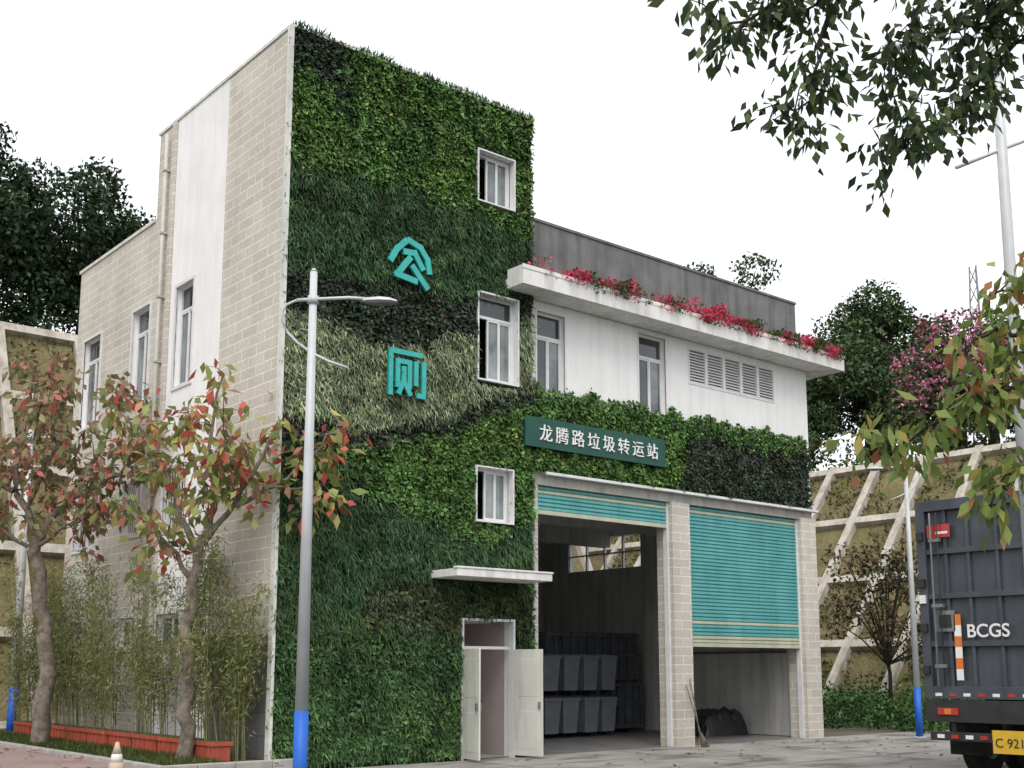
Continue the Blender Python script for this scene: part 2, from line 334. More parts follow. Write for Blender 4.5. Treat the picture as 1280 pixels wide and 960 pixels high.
mb.box(a0,a1,1.6,1.65,z0,z1,M_room); mb.box(a0-.05,a0,.22,1.6,z0,z1,M_room); mb.box(a1,a1+.05,.22,1.6,z0,z1,M_room); mb.box(a0,a1,.22,1.6,z1,z1+.05,M_white)
mb.face([(a0,0,z0+.02),(a1,0,z0+.02),(a1,1.6,z0+.02),(a0,1.6,z0+.02)],M_kerb)
for q in ((a0,a0+.05),(a1-.05,a1)): mb.box(*q,-.14,.05,z0,z1,M_frame)
mb.box(a0,a1,-.14,.05,z1-.0,z1+.05,M_frame); mb.box(a0+.05,a1-.05,0,.05,1.98,2.04,M_frame)
mb.box((a0+a1)/2+.1,(a0+a1)/2+.16,.9,1.6,z0,2.2,M_door)
mb.build("doorway",B)
def leafdoor(hx,dx,dy,name):
    mb=MB(); L=Vector((dx,dy,0)); n=Vector((-dy,dx,0)).normalized()*.02; u=L/2; c=Vector((hx,-.15,0))+u
    zc=(z0+.05+1.98)/2; hz=(1.98-z0-.05)/2
    mb.obox((c.x,c.y,zc),u,n,(0,0,hz),M_door)
    for zz in (.35,1.4): mb.obox((c.x,c.y,zz),u*.72,n*1.25,(0,0,.38),M_door)
    e=Vector((hx,-.15,0))+L*.92; mb.obox((e.x,e.y,.85),L.normalized()*.02,n*3.5,(0,0,.07),M_steel)
    mb.build(name,B,bevel=.006)
leafdoor(a0+.03,-.12,-.68,"door_leaf"); leafdoor(a1-.03,.16,-.70,"door_leaf")
# ---------------------------------------------------------------- lettering
def strokes(name,polys,x,z,w,h,th,parent):
    mb=MB(); cnt=0
    for pl in polys:
        for k in range(len(pl)-1):
            cnt+=1
            p=Vector((x+pl[k][0]*w,0,z+pl[k][1]*h)); q=Vector((x+pl[k+1][0]*w,0,z+pl[k+1][1]*h)); d=q-p; L=d.length; d.normalize(); n=Vector((-d.z,0,d.x))
            c=(p+q)/2; mb.obox((c.x,-.21-.0025*cnt,c.z),d*(L/2+th*.45),n*(th/2),(0,.03,0),M_tealch)
    return mb.build(name,parent)
strokes("toilet_sign_gong",[[(.0,.48),(.14,.74),(.36,.96)],[(.46,1.0),(.76,.90),(.95,.66),(1.0,.40)],[(.36,.72),(.60,.74),(.80,.44)],[(.46,.58),(.14,.16),(.62,.10)],[(.56,.40),(.92,.02)]],2.30,9.26,.93,.92,.125,B)
strokes("toilet_sign_ce",[[(.0,.0),(.0,1.0),(.86,1.0)],[(.2,.2),(.2,.78),(.54,.78),(.54,.2)],[(.37,.62),(.37,.34),(.24,.04)],[(.40,.26),(.54,.04)],[(.72,.78),(.72,.3)],[(.95,.80),(.95,.02),(.80,.02)]],2.33,6.96,.83,.86,.10,B)
mb=MB(); mb.box(5.84,10.25,-.22,-.15,6.34,7.0,M_sign); mb.build("name_board",B)
def text(name,body,loc,size,mat,rot=(math.radians(90),0,0),ext=.012,off=.0,space=1,parent=None,align='LEFT'):
    cu=bpy.data.curves.new(name,"FONT"); cu.body=body; cu.size=size; cu.extrude=ext; cu.offset=off; cu.space_character=space; cu.align_x=align
    cu.materials.append(mat); ob=link(bpy.data.objects.new(name,cu),parent); ob.location=loc; ob.rotation_euler=rot; return ob
for i,ch in enumerate("龙腾路垃圾转运站"):
    text("name_board_character",ch,(6.22+i*.482,-.235,6.52),.40,M_letter,parent=B,off=.0)
# ---------------------------------------------------------------- green wall leaves
def fbm(x,z,s,o=0): return np.array([noise.noise((a*s+o,b*s,o)) for a,b in zip(x,z)])
def zones(x,z):
    xs=[-1,.1,1.8,3.1,4.8,6.2,20]
    wob=.22*fbm(x,z,1.1)+.16*fbm(x,z,3.5,5)+rng.normal(0,.08,len(x))
    zz=z+wob
    I=lambda v:np.interp(x,xs,[v[0],*v,v[-1]])
    b1=I([11.2,11.2,11.3,11.3,11.1]); b2=I([9.05,9.1,9.35,9.35,9.7]); b3=I([8.3,8.05,8.1,8.6,9.4])
    b4=I([6.3,6.15,6.5,7.2,7.7]); b5=I([5.7,5.75,6.1,6.8,7.35])
    t=np.full(len(x),0)
    t[zz<b1]=1; t[zz<b2]=2; t[zz<b3]=3; t[zz<b4]=2; t[zz<b5]=0
    t[(zz<b5)&(x<1.5+.5*wob*5)]=1
    lo=I([5.2,5.0,4.6,4.1,4.9]); t[(zz<lo)]=1
    t[(zz<3.35)&(zz>2.35)&(x>1.9)]=4
    t[(zz<2.3)]=5
    t[(zz>13.3-.5*x)&(x<1.1+2*wob)]=2
    wing=x>TX; t[wing]=0; t[wing&(x>11.1+2*wob)]=2; t[wing&(zz>7.3)]=0; t[wing&(x>13.5)&(zz<6.3)]=2
    return t
PAL={0:[(.070,.155,.040),(.098,.19,.05),(.048,.11,.032)],1:[(.034,.085,.036),(.050,.108,.042),(.040,.075,.034)],2:[(.028,.052,.032),(.04,.065,.036),(.045,.045,.045)],
     3:[(.20,.25,.145),(.28,.32,.20),(.13,.18,.095)],4:[(.046,.074,.032),(.064,.094,.038),(.044,.056,.034)],5:[(.042,.102,.034),(.062,.135,.042),(.036,.074,.03)]}
def gw(n,x0,x1,z0,z1,name,rag=0):
    x=rng.uniform(x0,x1,n); z=rng.uniform(z0,z1,n)
    if rag:
        keep=(z<z1-rag+rag*(.5+.9*fbm(x,z*0,2.2,3)))&(z>z0+.12*(rng.random(n)))
        x=x[keep];z=z[keep]
    k=np.ones(len(x),bool)
    for h in tw+[door]: k&=~((x>h[0]-.03)&(x<h[1]+.05)&(z>h[2]-.06)&(z<h[3]+.08))
    k&=~((x>5.94)&(x<10.0+.35*rng.random(len(x)))&(z>6.42)&(z<6.93))
    for (a,b_,c,d) in ((6.36,7.2,7.7,9.6),(9.62,10.56,7.7,9.6)): k&=~((x>a)&(x<b_)&(z>c)&(z<d)&(x>TX))
    x=x[k];z=z[k]; n=len(x); t=zones(x,z)
    blade=np.isin(t,(1,3))|((t==5)&(rng.random(n)<.45))|((t==4)&(rng.random(n)<.5))|((t==0)&(rng.random(n)<.10))
    clump=fbm(x,z,2.6,9)
    dep=.02+.07*(clump+.6)+rng.random(n)*.07
    pos=np.stack([x,-dep,z],1)
    ax=np.stack([rng.normal(0,.55,n),-np.abs(rng.normal(.4,.3,n)),rng.normal(-.45,.5,n)],1)
    ab=np.stack([rng.normal(0,.34,n),-np.abs(rng.normal(.33,.2,n)),-np.ones(n)*.9+rng.normal(0,.42,n)],1)
    ax[blade]=ab[blade]
    nr=np.stack([rng.normal(0,.5,n),-np.ones(n),rng.normal(.5,.5,n)],1)
    L=np.where(blade,rng.uniform(.09,.24,n),rng.uniform(.05,.115,n)); W=np.where(blade,rng.uniform(.016,.033,n),L*rng.uniform(.7,1.0,n))
    pal=np.array([PAL[i] for i in range(6)]); col=pal[t,rng.integers(0,3,n)]
    v=np.clip(1+.4*fbm(x,z,.9,2)+.45*clump+.5*fbm(x,z,5.5,4),.35,2); col=col*(v*rng.uniform(.6,1.5,n))[:,None]
    pt=np.clip(fbm(x,z,.7,21)*2.0,0,.4)[:,None]*(t!=3)[:,None]; col=col*(1-pt)+col*np.array([1.4,1.12,1.0])*pt
    yl=rng.random(n)<.03; col[yl]=col[yl]*np.array([2.2,1.5,1.2])
    return leaves(name,pos,ax,nr,L,W,col,M_leafw,B)
gw(122000,.0,TX-.05,GZ+.1,TH_+.02,"green_wall_planting"); gw(29000,TX-.05,16.12,5.84,7.95,"green_wall_planting",.34)
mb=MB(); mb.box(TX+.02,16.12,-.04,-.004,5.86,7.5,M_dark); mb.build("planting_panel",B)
n=1300; x=rng.uniform(.05,TX-.05,n); leaves("green_wall_fringe",np.stack([x,-rng.uniform(.02,.14,n),TH_+rng.uniform(-.05,.03,n)],1),np.stack([rng.normal(0,.5,n),rng.normal(-.2,.4,n),np.ones(n)],1),rdir(n),rng.uniform(.05,.2,n)*(.6+.8*np.clip(fbm(x,x*0,1.3,4)+.5,0,1)),.03,np.array([.045,.11,.03])*rng.uniform(.5,1.5,(n,1)),M_leafw,B)
# ---------------------------------------------------------------- roof flowers
n=26000; cx=rng.uniform(5.6,17.0,n); den=fbm(cx,cx*0,.9,1)+.08+.035*(cx-8)
k=rng.random(n)<np.clip(den*1.7+.18,0.06,1); cx=cx[k]; n=len(cx)
hh=.2+.46*np.clip(fbm(cx,cx*0,1.9,7)+.4,0,1)
pos=np.stack([cx,rng.uniform(-.84,-.12,n),10.0+rng.random(n)**.7*hh],1)
isf=(rng.random(n)<np.clip(.52+1.7*fbm(cx,pos[:,2],1.5,11),.08,.9))
col=np.where(isf[:,None],np.array([.58,.055,.14])*rng.uniform(.6,1.25,(n,1))+np.array([.12,.04,.02])*rng.random((n,1)),np.array([.06,.11,.035])*rng.uniform(.5,1.5,(n,1)))
leaves("bougainvillea_planting",pos,rdir(n)+np.array([0,-.4,.2]),rdir(n),rng.uniform(.05,.10,n),rng.uniform(.04,.08,n),col,M_leaft,B)
# ---------------------------------------------------------------- planters + bamboo
for i in range(9):
    y0=.15+i*1.2; mb=MB(); x0,x1=-.98,-.58; y1=y0+1.14
    mb.box(x0+.03,x1-.03,y0+.03,y1-.03,.0,.26,M_orange); mb.box(x0,x1,y0,y1,.26,.33,M_orange)
    for k in range(5): mb.box(x0+.015,x0+.03,y0+.1+k*.22,y0+.16+k*.22,.02,.25,M_orange)
    mb.box(x0+.04,x1-.04,y0+.04,y1-.04,.331,.34,M_grass)
    mb.build("planter_box",bevel=.008)
M_bamb=noisy("bamboo_cane",(.22,.20,.09),(.12,.15,.06),6,.6,.3)
mb=MB(); lp=[]
for c in range(150):
    y=random.uniform(.1,11.2)
    if 2.5<y<3.2 or (5.0<y<5.8 and random.random()<.7): continue
    x=random.uniform(-.55,-.15) if random.random()<.5 else random.uniform(-.95,-.65); h=random.uniform(1.8,4.2); lx=random.gauss(0,.2); ly=random.gauss(0,.4)
    lp.append([(x+lx*t*t-.15*t,y+ly*t*t,h*t) for t in (0,.3,.6,.85,1)])
pos=[]
for pts in lp:
    mb.tube(pts,[.011,.010,.008,.005,.003],M_bamb,4,False)
    cls=[random.uniform(.2,1)**.8 for _ in range(9)]
    for k in range(240):
        t=min(.999,max(.12,random.choice(cls)+random.gauss(0,.05)))*4; i=int(t); f=t-i
        p=Vector(pts[i]).lerp(Vector(pts[min(i+1,4)]),f); rr=.2; pos.append((p.x+random.gauss(0,rr*.55),p.y+random.gauss(0,rr),p.z+random.gauss(0,.12)))
bam=empty("bamboo_plants"); mb.build("bamboo_canes",bam)
pos=np.array(pos); pos[:,0]=np.minimum(pos[:,0],-.05); n=len(pos)
leaves("bamboo_leaves",pos,np.stack([rng.normal(-.1,.5,n),rng.normal(0,.6,n),rng.normal(-.5,.4,n)],1),rdir(n),rng.uniform(.08,.17,n),.022,np.where(rng.random((n,1))<.45,np.array([.30,.29,.12]),np.array([.15,.20,.07]))*rng.uniform(.6,1.3,(n,1)),M_leaft,bam)
def tufts(name,x0,x1,y0,y1,z,n,h,cols):
    pos=np.stack([rng.uniform(x0,x1,n),rng.uniform(y0,y1,n),np.full(n,z)],1)
    leaves(name,pos,np.stack([rng.normal(0,.4,n),rng.normal(0,.4,n),np.ones(n)],1),rdir(n),rng.uniform(.4,1,n)*h,h*.12,np.array(cols)[rng.integers(0,len(cols),n)]*rng.uniform(.6,1.4,(n,1)),M_leaft)
tufts("verge_grass",-2.1,-1.0,-.5,12,-.01,9000,.16,[(.08,.12,.03),(.12,.13,.05),(.05,.09,.02)])
n=420; px=np.concatenate([rng.uniform(-7,-.3,260),rng.uniform(.5,22,160)]); py=np.concatenate([rng.uniform(-3,8,260),rng.uniform(-7,-.4,160)])
pz=np.where(px<.3,np.where(py<-3.2,GZ+.03,.01),GZ+.02)+.004
leaves("fallen_leaves",np.stack([px,py,pz],1),np.stack([rng.normal(0,1,n),rng.normal(0,1,n),rng.normal(0,.08,n)],1),np.array([0,0,1])+rng.normal(0,.15,(n,3)),rng.uniform(.08,.2,n),rng.uniform(.04,.09,n),np.array([(.25,.13,.05),(.30,.20,.07),(.14,.09,.05),(.3,.06,.04)])[rng.integers(0,4,n)],M_leaft)
# ---------------------------------------------------------------- interior things
mb=MB()
def container(x0,x1,y0,z0,z1):
    mb.box(x0,x1,y0,y0+2.2,z0,z1,M_cont); n=int((x1-x0)/.30)
    for i in range(n+1):
        a=x0+i*(x1-x0)/n; mb.box(a-.05,a+.05,y0-.08,y0-.002,z0,z1,M_cont)
    for zz in (z0+.02,(z0+z1)/2,z1-.12): mb.box(x0-.05,x1+.05,y0-.12,y0-.081,zz,zz+.08,M_cont)
container(11.2,14.9,5.2,GZ+.1,1.2); container(11.3,14.8,5.3,1.24,2.6)
mb.box(11.3,11.6,5.2,7,GZ,GZ+.1,M_blk); mb.box(14.4,14.7,5.2,7,GZ,GZ+.1,M_blk)
mb.build("compactor_container",bevel=.01)
def bin_(x,y,z,rot,m):
    mb=MB(); w=.28;d=.3; z0,z1=.12,.95
    v=[(-w*.8,-d*.8,z0),(w*.8,-d*.8,z0),(w*.8,d*.8,z0),(-w*.8,d*.8,z0),(-w,-d,z1),(w,-d,z1),(w,d,z1),(-w,d,z1)]
    for f in ((3,2,1,0),(0,1,5,4),(1,2,6,5),(2,3,7,6),(3,0,4,7)): mb.face([v[i] for i in f],m)
    mb.box(-w-.03,w+.03,-d-.03,d+.03,.95,1.0,m); mb.obox((0,0,1.04),(w+.02,0,0),(0,d+.02,.03),(0,-.001,.02),m)
    mb.tube([(-w*.9,d+.08,.98),(w*.9,d+.08,.98)],.02,m)
    for sx in (-1,1): mb.tube([(sx*(w-.02),d*.8,.11),(sx*(w+.04),d*.8,.11)],.1,M_rubber,12)
    ob=mb.build("wheelie_bin",bevel=.01); ob.location=(x,y,z); ob.rotation_euler=(0,0,rot)
M_bg=noisy("bin_green",(.05,.10,.08),(.06,.12,.09),3,.5,.4,0,.05,30)
M_bgy=noisy("bin_blue_grey",(.11,.125,.145),(.15,.165,.185),3,.5,.4,0,.05,30)
for i in range(6): bin_(9.0+i*.70,4.3+.05*(i%2),GZ+.01,.04*((i*5)%3-1),M_bg if i==0 else M_bgy)
for i in range(4): bin_(10.4+i*.70,4.32,GZ+1.11,.03*((i*7)%3-1),M_bgy)
mb=MB(); nx,ny=26,16
def tz(u,v):
    e=min(1,8*u*(1-u)*1.0)*min(1,8*v*(1-v)); return max(0,e)**.5*(.62+.16*noise.noise((u*4,v*3,1))+.09*noise.noise((u*11,v*9,4)))
g=[[(14.1+1.8*i/nx+.06*noise.noise((i*.7,j*.7,0)),2.0+1.2*j/ny,GZ+.01+tz(i/nx,j/ny)) for i in range(nx+1)] for j in range(ny+1)]
for j in range(ny):
    for i in range(nx): mb.face([g[j][i],g[j][i+1],g[j+1][i+1],g[j+1][i]],M_tarp,True)
mb.build("tarpaulin_covered_heap")
mb=MB(); mb.tube([(11.0,-.5,GZ),(11.08,-.1,1.35)],.015,M_bark); mb.tube([(11.15,-.45,GZ),(10.95,-.1,1.2)],.015,M_bark)
for i in range(20): mb.tube([(11.0,-.48,.12),(11.0+random.gauss(0,.1),-.6+random.gauss(0,.05),GZ)],.008,M_bark,4)
mb.build("broom")
# ---------------------------------------------------------------- street lamps
Rv=Vector((.766,-.643,0)); Fv=Vector((.643,.766,0))
def lamp(loc,H,s=1,arm=1,dirv=Rv,scroll=True):
    e=empty("street_lamp"); o=Vector(loc); mb=MB()
    r0=.078*s
    mb.tube([o,o+Vector((0,0,1.32))],[r0*1.12,r0*1.08],M_blue,16); mb.tube([o+Vector((0,0,1.32)),o+Vector((0,0,H))],[r0,r0*.58],M_pole,16)
    mb.tube([o,o+Vector((0,0,.03))],r0*2,M_pole,16); mb.tube([o+Vector((0,0,H)),o+Vector((0,0,H+.04))],[r0*.65,r0*.2],M_pole,12)
    mb.tube([o+Vector((0,0,H-.42)),o+Vector((0,0,H-.32))],r0*.85,M_pole,12)
    def L(r,z): return o+dirv*(r*arm)+Vector((0,0,z))
    h=H-.38
    mb.tube([L(-.2,h+.01),L(0,h+.02),L(.45,h+.04),L(.72,h+.02)],.022,M_pole)
    if scroll:
        pts=[L(-.05,h+.01)]
        for a,b_ in ((-.22,-.0),(-.33,-.05),(-.38,-.14),(-.37,-.27),(-.3,-.41),(-.18,-.54),(0,-.67),(.22,-.78),(.45,-.86)): pts.append(L(a,h+b_))
        mb.tube(pts,.018,M_pole)
    mb.build("pole",e)
    hb=MB(); sec=[(.62,.03,.02),(.70,.06,.045),(.82,.085,.06),(.96,.08,.05),(1.05,.03,.02)]
    side=Vector((-dirv.y,dirv.x,0)); ring=[]
    for (r,w,t) in sec: ring.append([L(r,h+.0-.03*(r-.6))+side*(w*math.cos(k*math.pi/5))+Vector((0,0,t*math.sin(k*math.pi/5))) for k in range(10)])
    for a in range(len(ring)-1):
        for k in range(10): hb.face([ring[a][k],ring[a][(k+1)%10],ring[a+1][(k+1)%10],ring[a+1][k]],M_pole if k<5 else M_steel,True)
    hb.build("lamp_head",e); return e
lamp((-3.13,-6.6,GZ),6.72)
lamp((-.35,13.0,GZ),8.3,1.5,1.3,Rv,False); lamp((18.3,-1.7,GZ),7.6,1.1,-1,Rv,True)
mb=MB(); o=Vector((3.56,-12.2,GZ)); mb.tube([o,o+Vector((0,0,13))],[.09,.055],M_pole,14); mb.tube([o,o+Vector((0,0,1.3))],[.115,.11],M_blue,14)
mb.tube([o+Vector((0,0,9.9)),o-Rv*.8+Vector((0,0,9.85)),o-Rv*1.45+Vector((0,0,9.75))],.02,M_pole); mb.tube([o+Rv*.9+Vector((0,0,8.7)),o+Vector((0,0,8.35)),o-Rv*.6+Vector((0,0,8.1))],.025,M_pole)
mb.tube([o-Rv*1.45+Vector((0,0,9.75)),o-Rv*.9+Vector((0,0,9.79))],[.03,.07],M_pole)
mb.build("light_mast")
# ---------------------------------------------------------------- traffic cone
mb=MB(); M_cone=noisy("cone_faded",(.50,.36,.28),(.44,.38,.33),5,.6,.3)
mb.box(-.19,.19,-.19,.19,0,.04,M_cone); mb.tube([(0,0,.04),(0,0,.2)],[.13,.10],M_cone,16); mb.tube([(0,0,.2),(0,0,.32)],[.101,.075],M_trim,16); mb.tube([(0,0,.32),(0,0,.5)],[.074,.025],M_cone,16)
ob=mb.build("traffic_cone"); ob.location=(-3.1,-1.0,-.02)
# ---------------------------------------------------------------- truck
T=empty("garbage_truck"); mb=MB(); X=8.0; Y0,Y1=-10.62,-8.1
mb.box(X+.02,X+6.2,Y0,Y1,1.15,4.35,M_truck)
for (a,b_) in ((Y0,Y0+.16),(Y1-.16,Y1)): mb.box(X-.08,X+.02,a,b_,1.1,4.42,M_truck)
mb.box(X-.08,X+.02,Y0+.16,Y1-.16,4.24,4.42,M_truck); mb.box(X-.08,X+.02,Y0+.16,Y1-.16,1.1,1.3,M_truck)
for yy in (-8.6,-9.0,-9.5,-9.95,-10.3): mb.box(X-.04,X+.02,yy-.03,yy+.03,1.3,4.24,M_truck)
for zz in (1.95,2.75,3.5): mb.box(X-.06,X+.02,Y0+.16,Y1-.16,zz,zz+.09,M_truck)
for yy in (Y0+.08,Y1-.08):
    for zz in (1.5,2.2,2.95,3.75): mb.box(X-.14,X-.08,yy-.06,yy+.06,zz,zz+.14,M_blk)
mb.tube([(X-.14,Y1-.3,1.3),(X-.14,Y1-.3,4.2)],.018,M_steel); mb.tube([(X-.14,Y1-.42,1.3),(X-.14,Y1-.42,4.2)],.013,M_blk)
for zz in (1.6,2.6,3.7): mb.box(X-.16,X-.08,Y1-.46,Y1-.26,zz,zz+.06,M_steel)
for k in range(7): mb.box(X+.4+k*.9,X+.5+k*.9,Y1,Y1+.06,1.2,4.3,M_truck); mb.box(X+.4+k*.9,X+.5+k*.9,Y0-.06,Y0,1.2,4.3,M_truck)
mb.box(X+.3,X+8.3,-9.8,-8.95,.75,1.1,M_blk); mb.box(X-.12,X+.15,Y0+.02,Y1-.02,.72,1.08,M_blk); mb.box(X-.14,X-.0,Y0+.1,Y1-.1,.42,.56,M_blk)
mb.box(X-.02,X+.05,Y1-.5,Y1-.42,.5,.75,M_blk); mb.box(X-.02,X+.05,Y0+.42,Y0+.5,.5,.75,M_blk)
mb.box(X+.6,X+.64,Y1-.75,Y1-.02,.15,.85,M_rubber); mb.box(X+.6,X+.64,Y0+.02,Y0+.75,.15,.85,M_rubber)
mb.box(X+6.5,X+8.5,Y0+.05,Y1-.05,.8,3.2,M_truck); mb.box(X+8.5,X+8.52,Y0+.2,Y1-.2,1.9,3.0,M_glass)
mb.build("truck_body",T,bevel=.015)
mb=MB()
for (cx) in (X+1.3,X+2.6,X+7.3):
    for yy in (Y0+.1,Y1-.4):
        mb.tube([(cx,yy,GZ+.52),(cx,yy+.02,GZ+.52),(cx,yy+.28,GZ+.52),(cx,yy+.3,GZ+.52)],[.46,.52,.52,.46],M_rubber,28)
        mb.tube([(cx,yy-.01,GZ+.52),(cx,yy+.31,GZ+.52)],.24,M_steel,20)
mb.build("wheels",T)
mb=MB()
for y in (Y1-.62,Y0+.22):
    mb.box(X-.15,X-.121,y,y+.36,.84,.95,M_red); mb.box(X-.152,X-.122,y+.12,y+.24,.85,.94,M_or)
mb.box(X-.12,X-.08,Y1-.13,Y1-.02,2.68,2.82,M_letter)
for k in range(6): mb.box(X-.075,X-.064,-8.82,-8.70,1.40+k*.18,1.58+k*.18,M_or if k%2 else M_letter)
for k in range(9): mb.box(X-.165,X-.141,Y0+.16+k*.25,Y0+.28+k*.25,.46,.52,M_red if k%2 else M_letter)
mb.box(X-.075,X-.062,Y1-.62,Y1-.2,3.78,4.0,M_red); mb.box(X-.078,X-.063,Y1-.58,Y1-.36,3.84,3.88,M_letter)
mb.box(X-.075,X-.062,Y1-.62,Y1-.28,2.2,2.55,M_steel); mb.box(X-.08,X-.063,Y1-.56,Y1-.34,2.26,2.48,M_blk)
mb.box(X-.17,X-.141,-9.9,-9.3,.26,.62,M_yel)
for k in range(9): mb.box(X-.085,X-.0785,Y0+.2+k*.25,Y0+.32+k*.25,1.14,1.19,M_red if k%2 else M_letter)
mb.build("lights_and_markings",T)
R_=(math.radians(90),0,math.radians(-90))
text("rear_lettering","BCGS",(X-.085,-8.92,2.10),.30,M_letter,R_,.004,.004,1.0,T)
text("number_plate_text","C 9210",(X-.178,-9.34,.36),.20,M_blk,R_,.001,0,1,T)
# ---------------------------------------------------------------- slopes
def slope(name,p0,along,L,up,H,sp=3.1,sv=3.3):
    p0=Vector(p0); A=Vector(along).normalized(); U=Vector(up).normalized(); Nn=A.cross(U).normalized()
    mb=MB(); n=40; m=8
    for i in range(n):
        for j in range(m): mb.face([p0+A*L*a/n+U*H*b_/m for a,b_ in ((i,j),(i+1,j),(i+1,j+1),(i,j+1))],M_soil)
    e=empty(name); mb.build("soil_face",e)
    mb=MB(); k=int(L/sp); nn=Nn if Nn.z>0 else -Nn
    for i in range(k+1):
        c=p0+A*(i*sp)+U*H/2+nn*.12; mb.obox(c,A*.17,U*(H/2),nn*.16,M_conc)
    j=0
    while j*sv<=H+.1:
        c=p0+A*L/2+U*(j*sv)+nn*.10; mb.obox(c,A*L/2,U*.17,nn*.155,M_conc); j+=1
    mb.build("lattice_beams",e)
    n=34000; a=rng.random(n)*L; b_=rng.random(n)*H
    kf=fbm(a,b_,.35,3)+.35*fbm(a,b_,1.3,8)>-.03; a=a[kf];b_=b_[kf]; n=len(a)
    An=np.array(A);Un=np.array(U);NN=np.array(nn)
    pos=np.array(p0)+a[:,None]*An+b_[:,None]*Un+NN*.02
    leaves("slope_scrub",pos,rng.normal(size=(n,3))*.5+NN+np.array([0,0,-.3]),rdir(n),rng.uniform(.12,.32,n),rng.uniform(.05,.1,n),np.array([(.10,.12,.04),(.17,.15,.07),(.07,.09,.035)])[rng.integers(0,3,n)]*rng.uniform(.6,1.3,(n,1)),M_leafb,e)
    return e
slope("retaining_slope",(25.6,25,GZ),(0,-1,0),50,(8.4,0,10.5),13.45,2.3,3.3)
slope("retaining_slope",(-30,18,GZ),(1,0,0),58,(0,7,14.2),15.8,2.9,3.15)
mb=MB()
mb.face([(33.9,-40,10.2),(60,-40,15),(60,60,15),(33.9,60,10.2)],M_ground); mb.face([(-60,25,13.9),(33.9,25,13.9),(60,60,20),(-60,70,22)],M_ground)
mb.face([(60,-60,15),(160,-60,6),(160,100,6),(60,60,15)],M_ground)
mb.build("hill_terrain")
# ---------------------------------------------------------------- trees
def crown_leaves(name,lobes,n_per,size,pal,mat,parent,flower=None):
    P_=[];C_=[]
    for (c,r,cl) in lobes:
        n=int(n_per*r*r); d=rdir(n); rad=r*rng.uniform(.55,1.08,n)**.7
        s=1+.28*np.array([noise.noise(Vector(q*2.2)+Vector(c)) for q in d])
        P_.append(np.array(c)+d*(rad*s)[:,None]*np.array([1,1,.8])); cc=np.array(pal)[rng.integers(0,len(pal),n)]*cl*rng.uniform(.6,1.35,(n,1))
        if flower is not None:
            k=rng.random(n)<flower[1]*(c[2]>flower[2]); cc[k]=np.array(flower[0])*rng.uniform(.6,1.2,(k.sum(),1))
        C_.append(cc)
    pos=np.concatenate(P_);col=np.concatenate(C_); n=len(pos)
    return leaves(name,pos,rdir(n)+np.array([0,0,-.35]),rdir(n)+np.array([0,0,.8]),rng.uniform(.7,1.3,n)*size,rng.uniform(.4,.75,n)*size,col,mat,parent)
def big_tree(name,x,y,z,h,w,pal,nl=16,dens=260,size=.34,flower=None,tr=.06):
    e=empty(name); mb=MB(); lobes=[]
    mb.tube([(x,y,z-.3),(x+.1,y,z+h*.25),(x-.1,y+.1,z+h*.5)],[w*tr,w*tr*.75,w*tr*.5],M_bark2,8)
    for i in range(nl):
        a=random.uniform(0,6.283); t=random.uniform(0,1); rr=w*.5*math.sqrt(random.random())*(1-.45*abs(t-.35))
        c=(x+rr*math.cos(a),y+rr*math.sin(a),z+h*(.34+.52*t)); r=w*random.uniform(.13,.23)
        lobes.append((c,r,random.uniform(.6,1.35)))
        mb.tube([(x,y,z+h*.3),((x+c[0])/2,(y+c[1])/2,z+h*.3+(c[2]-z-h*.3)*.6),c],[w*tr*.5,w*tr*.3,w*.005],M_bark2,5,False)
    mb.build("trunk_and_limbs",e); crown_leaves("crown",lobes,dens,size,pal,M_leafb,e,flower); return e
DK=[(.038,.068,.035),(.054,.088,.042),(.03,.054,.03)]; MD=[(.065,.112,.045),(.05,.088,.038),(.095,.13,.055)]  # MD greens lightened to stand in for distance haze
for (x,y,h,w) in ((-6.5,27.5,9.3,7),(-2,28.5,8.8,7.5),(2.2,27.5,9.2,7),(6.2,28.5,8.8,6.6),(10,30,8,7),(-11,29,9,8),(15,33,7,7)):
    big_tree("hillside_tree",x,y,13.9,h,w,DK,22,330,.24)
for (x,y,z,h,w,pal) in ((42.5,14.8,11.8,10.2,7,MD),(39.5,12.1,11.0,8.2,6,MD),(44.5,11.2,12,8.6,6.6,MD),(41,7.4,11.4,5.4,5.4,DK),(40,-1,11.3,6,6,DK),(37.5,15.5,10.8,6.6,5.4,MD),(36,19,10,14.2,5,MD),(47,17,12.6,7.4,7,DK),(46,28,12,8.5,6.5,MD),(48,-6,12.6,6,7,MD)):
    big_tree("hillside_tree",x,y,z,h,w,pal,20,300,.25)
big_tree("bougainvillea_tree",36.6,6.6,10.4,7.3,5,MD,15,280,.22,((.60,.20,.34),.45,12.2))
def scrub(name,boxes,pal,n=260,size=.3,s0=.6,s1=1.2):
    lobes=[]
    for (x0,x1,y0,y1,z0,z1,k) in boxes:
        for i in range(k): lobes.append(((random.uniform(x0,x1),random.uniform(y0,y1),random.uniform(z0,z1)),random.uniform(s0,s1),random.uniform(.6,1.4)))
    e=empty(name); crown_leaves("foliage",lobes,n,size,pal,M_leafb,e)
scrub("hillside_shrubs",[(34,37,-14,24,10.1,12.4,95),(10,28,25,27,13.7,15,30)],[(.08,.12,.045),(.11,.14,.06),(.055,.085,.035)],240,.24)
scrub("hillside_undergrowth",[(-14,12,25.4,28,14,17.6,75)],DK,200,.26,.9,1.5)
scrub("shrub_bed",[(20,24.5,-3,6,GZ+.1,GZ+.5,34),(24,25.4,-12,10,0,1.0,30)],[(.05,.12,.03),(.07,.14,.04),(.04,.08,.03)],300,.14)
